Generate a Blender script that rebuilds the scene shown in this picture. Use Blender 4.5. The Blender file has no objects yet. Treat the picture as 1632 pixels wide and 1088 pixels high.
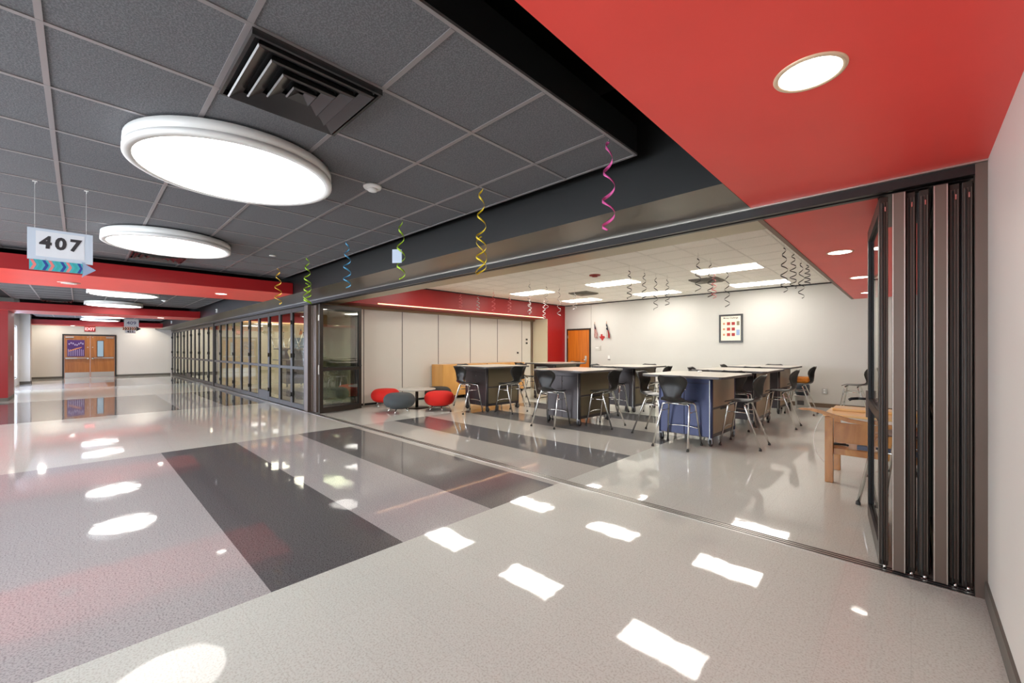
import bpy, bmesh, math, random
from math import pi, sin, cos, radians, sqrt
from mathutils import Vector, Matrix

C = bpy.context.scene.collection
R = radians
random.seed(4)

# ------------------------------------------------------------------ materials
def lin(c):
    return tuple((v / 255 / 12.92) if v / 255 <= .04045 else ((v / 255 + .055) / 1.055) ** 2.4 for v in c) + (1,)

MATS = {}
def mat(name, col, rough=.5, metal=0, spec=.5, coat=0, coat_rough=.05, bump=0, bscale=40, var=0, vscale=3,
        emit=None, estr=0, speck=None, sscale=300):
    if name in MATS: return MATS[name]
    m = bpy.data.materials.new(name); m.use_nodes = True
    nt = m.node_tree; b = nt.nodes['Principled BSDF']
    b.inputs['Base Color'].default_value = lin(col)
    b.inputs['Roughness'].default_value = rough
    b.inputs['Metallic'].default_value = metal
    b.inputs['Specular IOR Level'].default_value = spec
    b.inputs['Coat Weight'].default_value = coat
    b.inputs['Coat Roughness'].default_value = coat_rough
    tc = nt.nodes.new('ShaderNodeTexCoord')
    if var or speck:
        n = nt.nodes.new('ShaderNodeTexNoise'); n.inputs['Scale'].default_value = vscale if var else sscale
        n.inputs['Detail'].default_value = 4
        nt.links.new(tc.outputs['Object'], n.inputs['Vector'])
        mx = nt.nodes.new('ShaderNodeMix'); mx.data_type = 'RGBA'
        if speck:
            n.inputs['Scale'].default_value = sscale; n.inputs['Detail'].default_value = 2
            cr = nt.nodes.new('ShaderNodeValToRGB')
            cr.color_ramp.elements[0].position = .42; cr.color_ramp.elements[1].position = .62
            nt.links.new(n.outputs['Fac'], cr.inputs['Fac']); nt.links.new(cr.outputs['Color'], mx.inputs[0])
            mx.inputs[6].default_value = lin(speck); mx.inputs[7].default_value = lin(col)
        else:
            nt.links.new(n.outputs['Fac'], mx.inputs[0])
            mx.inputs[6].default_value = lin([max(0, v * (1 - var)) for v in col])
            mx.inputs[7].default_value = lin([min(255, v * (1 + var)) for v in col])
        nt.links.new(mx.outputs[2], b.inputs['Base Color'])
    if bump:
        n2 = nt.nodes.new('ShaderNodeTexNoise'); n2.inputs['Scale'].default_value = bscale
        nt.links.new(tc.outputs['Object'], n2.inputs['Vector'])
        bp = nt.nodes.new('ShaderNodeBump'); bp.inputs['Strength'].default_value = bump; bp.inputs['Distance'].default_value = .01
        nt.links.new(n2.outputs['Fac'], bp.inputs['Height']); nt.links.new(bp.outputs['Normal'], b.inputs['Normal'])
    if emit:
        b.inputs['Emission Color'].default_value = lin(emit); b.inputs['Emission Strength'].default_value = estr
    MATS[name] = m
    return m

def wood(name, c1, c2, scale=(1, 1, 12), rough=.35, coat=.3):
    if name in MATS: return MATS[name]
    m = bpy.data.materials.new(name); m.use_nodes = True
    nt = m.node_tree; b = nt.nodes['Principled BSDF']
    tc = nt.nodes.new('ShaderNodeTexCoord'); mp = nt.nodes.new('ShaderNodeMapping'); mp.inputs['Scale'].default_value = scale
    n = nt.nodes.new('ShaderNodeTexNoise'); n.inputs['Scale'].default_value = 3; n.inputs['Detail'].default_value = 6; n.inputs['Distortion'].default_value = .6
    cr = nt.nodes.new('ShaderNodeValToRGB')
    cr.color_ramp.elements[0].color = lin(c1); cr.color_ramp.elements[1].color = lin(c2)
    cr.color_ramp.elements[0].position = .3; cr.color_ramp.elements[1].position = .7
    L = nt.links
    L.new(tc.outputs['Object'], mp.inputs[0]); L.new(mp.outputs[0], n.inputs['Vector']); L.new(n.outputs['Fac'], cr.inputs[0])
    L.new(cr.outputs[0], b.inputs['Base Color'])
    b.inputs['Roughness'].default_value = rough; b.inputs['Coat Weight'].default_value = coat; b.inputs['Coat Roughness'].default_value = .15
    MATS[name] = m
    return m

def glass(name, tint=(246, 248, 244), refl=1.9):
    if name in MATS: return MATS[name]
    m = bpy.data.materials.new(name); m.use_nodes = True
    nt = m.node_tree; nt.nodes.clear()
    o = nt.nodes.new('ShaderNodeOutputMaterial'); t = nt.nodes.new('ShaderNodeBsdfTransparent'); t.inputs[0].default_value = lin(tint)
    g = nt.nodes.new('ShaderNodeBsdfGlossy'); g.inputs['Roughness'].default_value = .02
    f = nt.nodes.new('ShaderNodeFresnel'); f.inputs['IOR'].default_value = refl
    mx = nt.nodes.new('ShaderNodeMixShader')
    ge = nt.nodes.new('ShaderNodeNewGeometry'); sb = nt.nodes.new('ShaderNodeMath'); sb.operation = 'SUBTRACT'; sb.inputs[0].default_value = 1
    ml = nt.nodes.new('ShaderNodeMath'); ml.operation = 'MULTIPLY'
    nt.links.new(ge.outputs['Backfacing'], sb.inputs[1]); nt.links.new(sb.outputs[0], ml.inputs[0]); nt.links.new(f.outputs[0], ml.inputs[1])
    nt.links.new(ml.outputs[0], mx.inputs[0]); nt.links.new(t.outputs[0], mx.inputs[1]); nt.links.new(g.outputs[0], mx.inputs[2])
    nt.links.new(mx.outputs[0], o.inputs[0])
    MATS[name] = m
    return m

def emis(name, col, s):
    if name in MATS: return MATS[name]
    m = bpy.data.materials.new(name); m.use_nodes = True
    nt = m.node_tree; b = nt.nodes['Principled BSDF']
    b.inputs['Base Color'].default_value = lin((230, 230, 225)); b.inputs['Roughness'].default_value = .4
    b.inputs['Emission Color'].default_value = lin(col); b.inputs['Emission Strength'].default_value = s
    MATS[name] = m
    return m

def floor_mat(name, col, speck, sstr=1):
    """vinyl composition tile: speckled, 30 cm joints, waxed"""
    m = bpy.data.materials.new(name); m.use_nodes = True
    nt = m.node_tree; b = nt.nodes['Principled BSDF']; L = nt.links; N = nt.nodes.new
    tc = N('ShaderNodeTexCoord')
    n = N('ShaderNodeTexNoise'); n.inputs['Scale'].default_value = 105; n.inputs['Detail'].default_value = 3
    L.new(tc.outputs['Object'], n.inputs['Vector'])
    cr = N('ShaderNodeValToRGB'); cr.color_ramp.elements[0].position = .36; cr.color_ramp.elements[1].position = .52
    cr.color_ramp.elements[0].color = lin(speck); cr.color_ramp.elements[1].color = lin(col)
    L.new(n.outputs['Fac'], cr.inputs[0])
    n3 = N('ShaderNodeTexNoise'); n3.inputs['Scale'].default_value = 45; n3.inputs['Detail'].default_value = 2
    L.new(tc.outputs['Object'], n3.inputs['Vector'])
    mxa = N('ShaderNodeMix'); mxa.data_type = 'RGBA'; mxa.blend_type = 'MULTIPLY'; mxa.inputs[0].default_value = .12
    L.new(cr.outputs[0], mxa.inputs[6]); L.new(n3.outputs['Fac'], mxa.inputs[7])
    br = N('ShaderNodeTexBrick'); br.offset = 0; br.squash = 1
    br.inputs['Scale'].default_value = 1; br.inputs['Brick Width'].default_value = .305; br.inputs['Row Height'].default_value = .305
    br.inputs['Mortar Size'].default_value = .0012; br.inputs['Mortar Smooth'].default_value = .3
    br.inputs['Color1'].default_value = (1, 1, 1, 1); br.inputs['Color2'].default_value = (.965, .965, .965, 1); br.inputs['Mortar'].default_value = (.72, .70, .68, 1)
    L.new(tc.outputs['Object'], br.inputs['Vector'])
    mx = N('ShaderNodeMix'); mx.data_type = 'RGBA'; mx.blend_type = 'MULTIPLY'; mx.inputs[0].default_value = .55
    L.new(mxa.outputs[2], mx.inputs[6]); L.new(br.outputs['Color'], mx.inputs[7])
    L.new(mx.outputs[2], b.inputs['Base Color'])
    b.inputs['Roughness'].default_value = .42
    b.inputs['Coat Weight'].default_value = 1; b.inputs['Coat Roughness'].default_value = .035; b.inputs['Specular IOR Level'].default_value = .2; b.inputs['Coat IOR'].default_value = 1.38
    n2 = N('ShaderNodeTexNoise'); n2.inputs['Scale'].default_value = 5; n2.inputs['Detail'].default_value = 2
    L.new(tc.outputs['Object'], n2.inputs['Vector'])
    bp = N('ShaderNodeBump'); bp.inputs['Strength'].default_value = .028; bp.inputs['Distance'].default_value = .02
    L.new(n2.outputs['Fac'], bp.inputs['Height']); L.new(bp.outputs['Normal'], b.inputs['Coat Normal'])
    return m

WALL = mat('wall_paint', (222, 216, 208), .55, bump=.05, bscale=120, var=.015, vscale=1.5)
CWALL = mat('classroom_wall_paint', (200, 198, 192), .55, bump=.05, bscale=120, var=.015, vscale=1.5)
CREAM = mat('cream_paint', (226, 214, 182), .5)
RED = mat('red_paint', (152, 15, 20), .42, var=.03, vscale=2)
REDS = mat('red_soffit_and_lit_beam', (246, 80, 72), .4, var=.03, vscale=2)  # soffit red, also used for the bounce-lit look of beam undersides
BLACK = mat('black_paint', (31, 31, 31), .35)
PLEN = mat('plenum_black', (14, 14, 15), .9)
BRONZE = mat('bronze_beam_paint', (104, 96, 86), .28, metal=.35, var=.05, vscale=1.2)
FRAME = mat('bronze_anodised', (50, 41, 34), .38, metal=.3, var=.06, vscale=4)
FRAMEL = mat('bronze_flat_trim', (110, 97, 88), .36, metal=.5, var=.06, vscale=3)
GASK = mat('gasket_black', (18, 19, 22), .5)
ALU = mat('aluminium', (190, 186, 178), .3, metal=.9)
CHROME = mat('chrome', (215, 215, 212), .14, metal=1)
TILE = mat('ceiling_tile_charcoal', (112, 112, 115), .8, bump=.15, bscale=150, speck=(90, 90, 93), sscale=130)
TEE = mat('ceiling_tee_grey', (150, 144, 144), .35, metal=.4)
WTILE = mat('ceiling_tile_white', (246, 244, 239), .8, bump=.1, bscale=120, speck=(236, 233, 227), sscale=70)
WTEE = mat('ceiling_tee_white', (228, 225, 219), .5)
WHITE = mat('white_enamel', (236, 235, 232), .4)
DISC = emis('diffuser_glow', (255, 251, 244), 3.2)
TROF = emis('troffer_glow', (255, 250, 242), 8.2)
TROFB = emis('troffer_glow_far', (255, 246, 228), 4.0)
CAN = emis('can_glow', (255, 248, 238), 6.0)
STRIP = emis('strip_glow', (255, 190, 120), 1.5)
VENT = mat('vent_metal_dark', (86, 84, 84), .22, metal=.85)
BASE = mat('rubber_base', (98, 92, 84), .45)
PLAST = mat('stool_plastic', (30, 28, 27), .30, coat=.35, coat_rough=.2)
RUB = mat('rubber_dark', (60, 58, 56), .6)
TOP = mat('laminate_top', (196, 188, 174), .3, coat=.4, coat_rough=.12, var=.02, vscale=6)
EDGE = mat('laminate_edge', (92, 88, 88), .45)
CABM = mat('cabinet_graphite', (72, 66, 68), .32, metal=.35)
CABB = mat('cabinet_navy', (66, 73, 106), .34, metal=.3)
CABS = mat('cabinet_olive_side', (110, 98, 76), .36, metal=.2)
CABT = mat('cabinet_tan_side', (176, 158, 130), .42)
PANEL = mat('partition_panel', (214, 209, 199), .22, coat=.5, coat_rough=.12, var=.01, vscale=2)
GL = glass('clear_glass')
GLT = glass('leaf_glass', (250, 252, 246), 2.9)
MAPLE = wood('maple', (196, 138, 66), (222, 168, 96), (1, 1, .2))
HONEY = wood('honey_wood', (160, 98, 42), (198, 138, 70), (3, 1, 1))
PINE = wood('pale_wood', (226, 178, 104), (240, 200, 134), (.6, 4, 4))
CASTM = mat('caster_metal', (116, 116, 118), .38, metal=.8)
DOORW = wood('door_veneer', (176, 92, 18), (206, 118, 30), (6, 6, .35))
REDF = mat('red_fabric', (214, 28, 16), .75, bump=.2, bscale=400)
GREYF = mat('grey_fabric', (72, 78, 82), .8, bump=.2, bscale=400)
BLKF = mat('charcoal_fabric', (50, 49, 46), .8, bump=.2, bscale=400)
STEEL = mat('brushed_steel', (190, 186, 178), .28, metal=.85)
PAPER = mat('white_card', (232, 234, 240), .6)
SKY = emis('window_daylight', (205, 225, 255), 6.0)
FILL = emis('added_fill_glow', (236, 246, 255), 6.0)  # glow of the panes added as fill light

# ------------------------------------------------------------------ mesh helpers
class MB:
    def __init__(s): s.b = bmesh.new()
    def box(s, x0, x1, y0, y1, z0, z1, bev=0, m=0):
        vs = [s.b.verts.new(p) for p in ((x0,y0,z0),(x1,y0,z0),(x1,y1,z0),(x0,y1,z0),(x0,y0,z1),(x1,y0,z1),(x1,y1,z1),(x0,y1,z1))]
        fs = [s.b.faces.new([vs[i] for i in f]) for f in ((3,2,1,0),(4,5,6,7),(0,1,5,4),(1,2,6,5),(2,3,7,6),(3,0,4,7))]
        for f in fs: f.material_index = m
        if bev:
            es = list({e for f in fs for e in f.edges})
            r = bmesh.ops.bevel(s.b, geom=es, offset=bev, segments=2, affect='EDGES', profile=.5)
            for f in r['faces']: f.material_index = m
        return s
    def tube(s, pts, r, seg=8, m=0, cap=True, radii=None):
        pts = [Vector(p) for p in pts]; rings = []
        n = len(pts); prev = None
        for i, p in enumerate(pts):
            d = (pts[min(i+1, n-1)] - pts[max(i-1, 0)]).normalized()
            if prev is None:
                u = d.orthogonal().normalized()
            else:
                u = (prev - d * prev.dot(d)).normalized()
            prev = u; v = d.cross(u)
            rr = radii[i] if radii else r
            rings.append([s.b.verts.new(p + (u * cos(2*pi*k/seg) + v * sin(2*pi*k/seg)) * rr) for k in range(seg)])
        for a, b in zip(rings, rings[1:]):
            for k in range(seg):
                f = s.b.faces.new((a[k], a[(k+1) % seg], b[(k+1) % seg], b[k])); f.smooth = True; f.material_index = m
        if cap:
            for rg, rev in ((rings[0], True), (rings[-1], False)):
                f = s.b.faces.new(list(reversed(rg)) if rev else rg); f.material_index = m
        return s
    def lathe(s, prof, seg=32, m=0, c=(0, 0, 0), smooth=True, closed=False):
        rings = []
        for (r, z) in prof:
            if r < 1e-6: rings.append([s.b.verts.new((c[0], c[1], c[2] + z))])
            else: rings.append([s.b.verts.new((c[0] + r*cos(2*pi*k/seg), c[1] + r*sin(2*pi*k/seg), c[2] + z)) for k in range(seg)])
        prs = list(zip(rings, rings[1:]))
        if closed: prs.append((rings[-1], rings[0]))
        for a, b in prs:
            for k in range(seg):
                k2 = (k+1) % seg
                if len(a) == 1 and len(b) == 1: continue
                if len(a) == 1: vs = (a[0], b[k2], b[k])
                elif len(b) == 1: vs = (a[k], a[k2], b[0])
                else: vs = (a[k], a[k2], b[k2], b[k])
                f = s.b.faces.new(vs); f.smooth = smooth; f.material_index = m
        return s
    def prism(s, poly, axis, a0, a1, m=0):
        """poly 2D; axis 'x': (y,z) ; 'y': (x,z) ; 'z': (x,y)"""
        def P(p, a):
            return {'x': (a, p[0], p[1]), 'y': (p[0], a, p[1]), 'z': (p[0], p[1], a)}[axis]
        A = [s.b.verts.new(P(p, a0)) for p in poly]; B = [s.b.verts.new(P(p, a1)) for p in poly]
        fs = [s.b.faces.new(A), s.b.faces.new(list(reversed(B)))]
        n = len(poly)
        for i in range(n): fs.append(s.b.faces.new((A[i], B[i], B[(i+1) % n], A[(i+1) % n])))
        for f in fs: f.material_index = m
        bmesh.ops.recalc_face_normals(s.b, faces=fs)
        return s
    def ring_frame(s, x0, x1, z0, z1, w, y0, y1):
        """rectangular frame in the xz plane"""
        s.box(x0, x0+w, y0, y1, z0, z1); s.box(x1-w, x1, y0, y1, z0, z1)
        s.box(x0+w, x1-w, y0, y1, z0, z0+w); s.box(x0+w, x1-w, y0, y1, z1-w, z1)
        return s
    def build(s, name, mats, parent=None, loc=(0, 0, 0), rot=(0, 0, 0), smooth_angle=None):
        bmesh.ops.recalc_face_normals(s.b, faces=s.b.faces[:])
        me = bpy.data.meshes.new(name); s.b.to_mesh(me); s.b.free()
        for m in (mats if isinstance(mats, (list, tuple)) else [mats]): me.materials.append(m)
        o = bpy.data.objects.new(name, me); C.objects.link(o)
        o.location = loc; o.rotation_euler = rot
        if parent: o.parent = parent
        return o

def tag(o, label=None, cat=None, group=None, kind=None):
    if label: o['label'] = label
    if cat: o['category'] = cat
    if group: o['group'] = group
    if kind: o['kind'] = kind
    return o
def thing(name, label, cat, loc=(0, 0, 0), rz=0, group=None, kind=None):
    o = bpy.data.objects.new(name, None); C.objects.link(o); o.empty_display_size = .1
    o.location = loc; o.rotation_euler = (0, 0, rz)
    return tag(o, label, cat, group, kind)
def copy_tree(o, parent=None):
    c = o.copy(); C.objects.link(c)
    if parent: c.parent = parent
    for ch in [x for x in bpy.data.objects if x.parent == o]: copy_tree(ch, c)
    return c
CH = {}
def struct(name, bm, m, label=None, cat=None):
    o = bm.build(name, m); o['kind'] = 'structure'
    if label: o['label'] = label
    if cat: o['category'] = cat
    return o
def text_mesh(name, txt, size, m, parent=None, loc=(0,0,0), rot=(0,0,0), bold=0, ext=.001, shear=0, align='CENTER', sx=1, sp=1):
    cu = bpy.data.curves.new(name + '_curve', 'FONT'); cu.body = txt; cu.size = size; cu.extrude = ext; cu.offset = bold
    cu.align_x = align; cu.align_y = 'CENTER'; cu.shear = shear; cu.space_character = sp; cu.resolution_u = 3
    t = bpy.data.objects.new(name + '_tmp', cu); C.objects.link(t)
    bpy.context.view_layer.update()
    me = bpy.data.meshes.new_from_object(t.evaluated_get(bpy.context.evaluated_depsgraph_get()))
    bpy.data.objects.remove(t); me.materials.clear(); me.materials.append(m)
    o = bpy.data.objects.new(name, me); C.objects.link(o); o.location = loc; o.rotation_euler = rot; o.scale = (sx, 1, 1)
    if parent: o.parent = parent
    return o

# ------------------------------------------------------------------ camera
cam = bpy.data.cameras.new('camera'); co = bpy.data.objects.new('camera', cam); C.objects.link(co)
co.location = (0, 0, 1.4); co.rotation_euler = (pi/2, 0, R(43.833))
cam.sensor_width = 36; cam.lens = 36 * 662.45 / 1632; cam.shift_y = 12.5 / 1632; cam.clip_start = .02; cam.clip_end = 200
bpy.context.scene.camera = co

# ------------------------------------------------------------------ floor
F_NEAR = floor_mat('vinyl_off_white', (226, 229, 221), (206, 206, 196))
F_MAUVE = floor_mat('vinyl_warm_grey', (192, 188, 188), (150, 145, 146))
F_DARK = floor_mat('vinyl_charcoal', (106, 105, 107), (58, 56, 60))
F_LITE = floor_mat('vinyl_light_taupe', (200, 196, 188), (174, 168, 160))
XB = [-29.7, -26.3, -21.7, -16.92, -12.2, -7.32, -2.66, 1.4]
YB = [-3.7, .768, 1.63, 2.507, 3.40, 3.52, 4.28, 5.03, 5.95, 6.7, 7.55, 8.35, 12.6]
b = bmesh.new()
gx = {x: i for i, x in enumerate(XB)}
V = [[b.verts.new((x, y, 0)) for y in YB] for x in XB]
dark_cols = {1: 'F', 3: 'D', 5: 'N'}
for i in range(len(XB)-1):
    for j in range(len(YB)-1):
        f = b.faces.new((V[i][j], V[i+1][j], V[i+1][j+1], V[i][j+1]))
        mi = 0
        if i in (1, 3, 5):
            y = (YB[j] + YB[j+1]) / 2
            if i == 5:
                mi = 1 if y < .768 else (2 if y < 1.63 else (1 if y < 2.507 else (2 if y < 3.4 else 3)))
            else:
                mi = (2 if i == 3 else 1) if y < 1.63 else (1 if y < 2.507 else (2 if y < 3.4 else 3))
                if i == 1 and .768 < y < 1.63: mi = 2
            if y > 3.52: mi = 2 if (4.28 < y < 5.03 or 5.95 < y < 6.7 or 7.55 < y < 8.35) else 3
            if y > 8.35: mi = 0
        f.material_index = mi
me = bpy.data.meshes.new('floor'); b.to_mesh(me); b.free()
for m in (F_NEAR, F_MAUVE, F_DARK, F_LITE): me.materials.append(m)
fl = bpy.data.objects.new('floor', me); C.objects.link(fl)
tag(fl, 'glossy vinyl tile floor with off-white, warm grey and charcoal bands', 'floor', kind='structure')

# floor track of the folding wall
t = MB().box(-29.4, .26, 3.50, 3.60, 0, .004)
tr = struct('trim_1', t, ALU, 'metal floor track running under the folding glass walls', 'track')
for y in (3.512, 3.545, 3.578): MB().box(-29.4, .26, y, y+.011, .004, .0055).build('track_groove', GASK, tr)

# ------------------------------------------------------------------ corridor shell
struct('wall_right', MB().box(.31, .46, -3.6, 3.62, 0, 3.4), WALL)
struct('baseboard_right', MB().box(.298, .31, -3.6, 3.515, 0, .10), BASE)
nw = MB(); nw.box(-17.6, .31, -3.7, -3.6, 0, .85); nw.box(-17.6, .31, -3.7, -3.6, 2.75, 3.4)
WX = [(-15.9, -12.7), (-12.1, -8.9), (-8.3, -5.1), (-4.5, -1.3)]
ex_ = [-17.6] + [v for p in WX for v in p] + [.31]
for k in range(0, 10, 2): nw.box(ex_[k], ex_[k+1], -3.7, -3.6, .85, 2.75)
struct('wall_near', nw, WALL)
for k, (a, c) in enumerate(WX):  # unseen window frames with glowing panes, added to fill the corridor with light
    q = MB().ring_frame(a, c, .85, 2.75, .05, -3.68, -3.60); q.box((a+c)/2-.02, (a+c)/2+.02, -3.67, -3.61, .9, 2.7)
    w_ = struct('window_%d' % (k+2), q, ALU); MB().box(a+.05, c-.05, -3.645, -3.635, .90, 2.70).build('pane', FILL, w_)
# far end wall with the double doors
ew = MB(); ew.box(-29.65, -29.5, -1.8, -.56, 0, 3.4); ew.box(-29.65, -29.5, 1.33, 3.62, 0, 3.4); ew.box(-29.65, -29.5, -.56, 1.33, 2.14, 3.4)
struct('wall_far', ew, WALL)
bb = MB().box(-29.5, -29.488, -1.55, -.56, 0, .10); bb.box(-29.5, -29.488, 1.33, 3.5, 0, .10); struct('baseboard_far', bb, BASE)
struct('wall_left', MB().box(-26.6, -25.9, -1.75, -1.38, 0, 3.4), WALL)
struct('baseboard_left', MB().box(-26.6, -25.888, -1.66, -1.368, 0, .10), BASE)
struct('wall_left', MB().box(-29.5, -26.6, -1.75, -1.55, 0, 3.4), WALL)
# left wall between portal and pier, with a window
lw = MB(); lw.box(-25.9, -24.9, -1.8, -1.66, 0, 3.4); lw.box(-24.9, -21.0, -1.8, -1.66, 0, .30); lw.box(-24.9, -21.0, -1.8, -1.66, 2.30, 3.4); lw.box(-21.0, -19.1, -1.8, -1.66, 0, 3.4)
struct('wall_left', lw, WALL)
wn = MB().ring_frame(-24.9, -21.0, .30, 2.30, .05, -1.78, -1.70)
w1 = struct('window_1', wn, ALU); MB().box(-24.85, -21.05, -1.745, -1.735, .35, 2.25).build('pane', SKY, w1)
struct('wall_left', MB().box(-19.25, -19.1, -1.8, -1.33, 0, 3.4), WALL)
def lit_underside(m, z):  # lighter red on the underside stands for light bounced off the floor
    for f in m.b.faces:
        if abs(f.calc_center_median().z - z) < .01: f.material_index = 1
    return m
# red portal : leg and header
struct('wall_portal', MB().box(-19.1, -17.6, -3.7, -1.33, 0, 2.67), RED, 'red painted portal leg at the left of the corridor', 'wall')
struct('baseboard_portal', MB().box(-19.1, -17.588, -3.6, -1.318, 0, .09), BASE)
struct('trim_2', lit_underside(MB().box(-19.0, -17.35, -1.6, 2.84, 2.46, 2.67), 2.46), [RED, REDS], 'second red ceiling beam crossing the corridor', 'beam')
struct('trim_3', lit_underside(MB().box(-10.43, -8.55, -3.6, 2.84, 2.46, 2.665), 2.46), [RED, REDS], 'nearest red ceiling beam crossing the corridor', 'beam')
struct('trim_4', lit_underside(MB().box(-27.6, -26.4, -1.66, 2.84, 2.46, 2.66), 2.46), [RED, REDS], 'farthest red ceiling beam before the end doors', 'beam')
# beam over the opening: black fascia + bronze underside
hb = MB().box(-29.5, -.87, 2.85, 3.50, 2.46, 3.4)
for f in hb.b.faces:
    if abs(f.calc_center_median().z - 2.46) < .01: f.material_index = 1
struct('trim_5', hb, [BLACK, BRONZE], 'long black beam with bronze underside over the glass wall', 'beam')
struct('trim_6', MB().box(-29.5, .31, 3.50, 3.52, 2.452, 2.466), ALU, 'thin pale metal line along the head of the opening', 'trim')
hd = MB().box(-29.5, .31, 3.52, 3.56, 2.395, 2.46); hd.box(-29.5, .31, 3.60, 3.64, 2.395, 2.46); hd.box(-29.5, .31, 3.56, 3.60, 2.43, 2.46)
struct('trim_7', hd, mat('head_track_dark', (38, 34, 33), .35, metal=.3), 'dark bronze head track of the folding glass wall', 'track')
struct('trim_8', MB().box(.262, .31, 3.515, 3.64, 0, 2.46), FRAMEL, 'dark bronze jamb at the right end of the opening', 'jamb')
struct('wall_header', MB().box(-29.5, .31, 3.50, 3.64, 2.466, 3.4), BLACK)
cb = MB().box(-29.5, -.91, 3.64, 4.19, 2.46, 3.06)
struct('trim_9', cb, mat('beam_underside_tan', (168, 154, 124), .3, metal=.3, var=.04, vscale=1.5), 'tan underside of the beam on the classroom side', 'beam')

# red soffit, corridor
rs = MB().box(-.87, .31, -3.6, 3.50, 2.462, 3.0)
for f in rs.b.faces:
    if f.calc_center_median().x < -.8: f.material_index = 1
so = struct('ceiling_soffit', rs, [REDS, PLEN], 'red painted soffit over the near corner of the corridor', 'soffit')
struct('ceiling_deck', MB().box(-29.6, .4, -3.7, 3.5, 3.4, 3.5), PLEN)
# red soffit, classroom
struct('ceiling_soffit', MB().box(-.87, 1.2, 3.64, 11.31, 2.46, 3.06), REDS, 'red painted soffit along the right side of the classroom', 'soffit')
struct('trim_10', MB().box(-.91, -.87, 3.64, 11.31, 2.455, 3.06), mat('brown_edge', (112, 72, 44), .4), 'brown edge strip of the classroom soffit', 'trim')

# ceiling clouds
def cloud(x0, x1, y0, y1, lbl):
    m = MB().box(x0, x1, y0, y1, 2.768, 2.97)
    for f in m.b.faces:
        if abs(f.calc_center_median().z - 2.768) > .01: f.material_index = 1
    o = struct('ceiling', m, [TILE, PLEN], lbl, 'ceiling')
    g = MB(); w = .012
    x = x1 - .61
    while x > x0: g.box(x-w, x+w, y0+.02, y1-.02, 2.763, 2.7685); x -= .6165
    y = y1 - .39
    while y > y0: g.box(x0+.02, x1-.02, y-w, y+w, 2.7635, 2.7688); y -= .61
    g.build('ceiling_grid', TEE, o)
    e = MB()
    e.box(x0, x1, y0-.004, y0+.016, 2.762, 2.776); e.box(x0, x1, y1-.016, y1+.004, 2.762, 2.776)
    e.box(x0-.004, x0+.016, y0, y1, 2.762, 2.776); e.box(x1-.016, x1+.004, y0, y1, 2.762, 2.776)
    e.build('edge_trim', TEE, o)
    return o
cloud(-8.80, -1.39, -1.23, 2.715, 'charcoal suspended tile ceiling nearest the camera')
cloud(-17.32, -10.2, -1.23, 2.715, 'charcoal suspended tile ceiling between the red beams')
cloud(-26.2, -19.2, -1.23, 2.715, 'charcoal suspended tile ceiling beyond the red portal')

struct('ceiling', MB().box(-17.6, -1.39, -3.6, -1.26, 2.80, 2.86), PLEN, 'black hard ceiling left of the charcoal tiles', 'ceiling')
# round ceiling lights
lab = ['nearest round white ceiling light, the largest disc overhead', 'second round white ceiling light from the camera, beside the 407 sign',
       'third round white ceiling light, first one past the red beam', 'fourth round white ceiling light, just before the red portal',
       'fifth round white ceiling light, beyond the red portal', 'farthest round white ceiling light, before the end doors']
def round_light(x, y, label):
    t = thing('ceiling_light', label, 'ceiling light', (x, y, 2.65), group='round corridor lights')
    MB().lathe([(0, .105), (.60, .105), (.618, .10), (.62, .045), (.612, .042), (.612, .036), (.622, .034), (.622, .006), (.612, 0), (.575, 0), (.57, .012), (0, .012)], 72).build('housing', WHITE, t)
    MB().lathe([(0, .004), (.572, .004), (.572, .010), (0, .010)], 72).build('diffuser', DISC, t)
    MB().lathe([(0, .118), (.25, .118), (.25, .105), (0, .105)], 24).build('mounting_plate', BLACK, t)
for (x, y), l in zip([(-3.52, .80), (-6.60, .78), (-13.17, .73), (-16.62, .71), (-22.9, .68), (-25.55, .65)], lab): round_light(x, y, l)

# recessed cans
def can(x, y, z, label, grp='round recessed lights in the red soffits', r=.119):
    t = thing('recessed_light', label, 'ceiling light', (x, y, z), group=grp)
    MB().lathe([(r*.84, -.002), (r*.86, -.006), (r*.97, -.006), (r, -.001), (r, .0), (r*.84, .0)], 48, closed=True).build('trim_ring', mat('can_ring', (232, 208, 176), .35, metal=.2), t)
    MB().lathe([(0, -.0035), (r*.85, -.0035), (r*.85, -.001), (0, -.001)], 40).build('lens', CAN, t)
can(-.282, 1.946, 2.462, 'large round recessed light in the near red soffit')
can(-.56, 5.75, 2.46, 'nearest recessed light in the classroom red soffit')
can(-.545, 7.95, 2.46, 'middle recessed light in the classroom red soffit')
can(-.575, 10.2, 2.46, 'farthest recessed light in the classroom red soffit')
can(-9.5, 1.88, 2.46, 'small recessed light at the right of the nearest red beam', r=.10)
t = thing('ceiling_speaker', 'round grille set in the nearest red beam, under the 407 sign', 'speaker', (-9.64, -.11, 2.46))
MB().lathe([(0, 0), (.13, 0), (.13, -.006), (.10, -.012), (0, -.012)], 40).build('rim', mat('speaker_rim', (200, 150, 140), .5), t)
for k_ in range(3): MB().lathe([(.02+.028*k_, -.012), (.034+.028*k_, -.012), (.034+.028*k_, -.02), (.02+.028*k_, -.02)], 32, closed=True).build('grille_ring', WHITE, t)
can(-27.0, -.2, 2.46, 'small recessed light in the farthest red beam above the exit doors', r=.10)
can(-18.2, 1.9, 2.46, 'small recessed light in the second red beam near the glass wall', r=.10)

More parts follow.
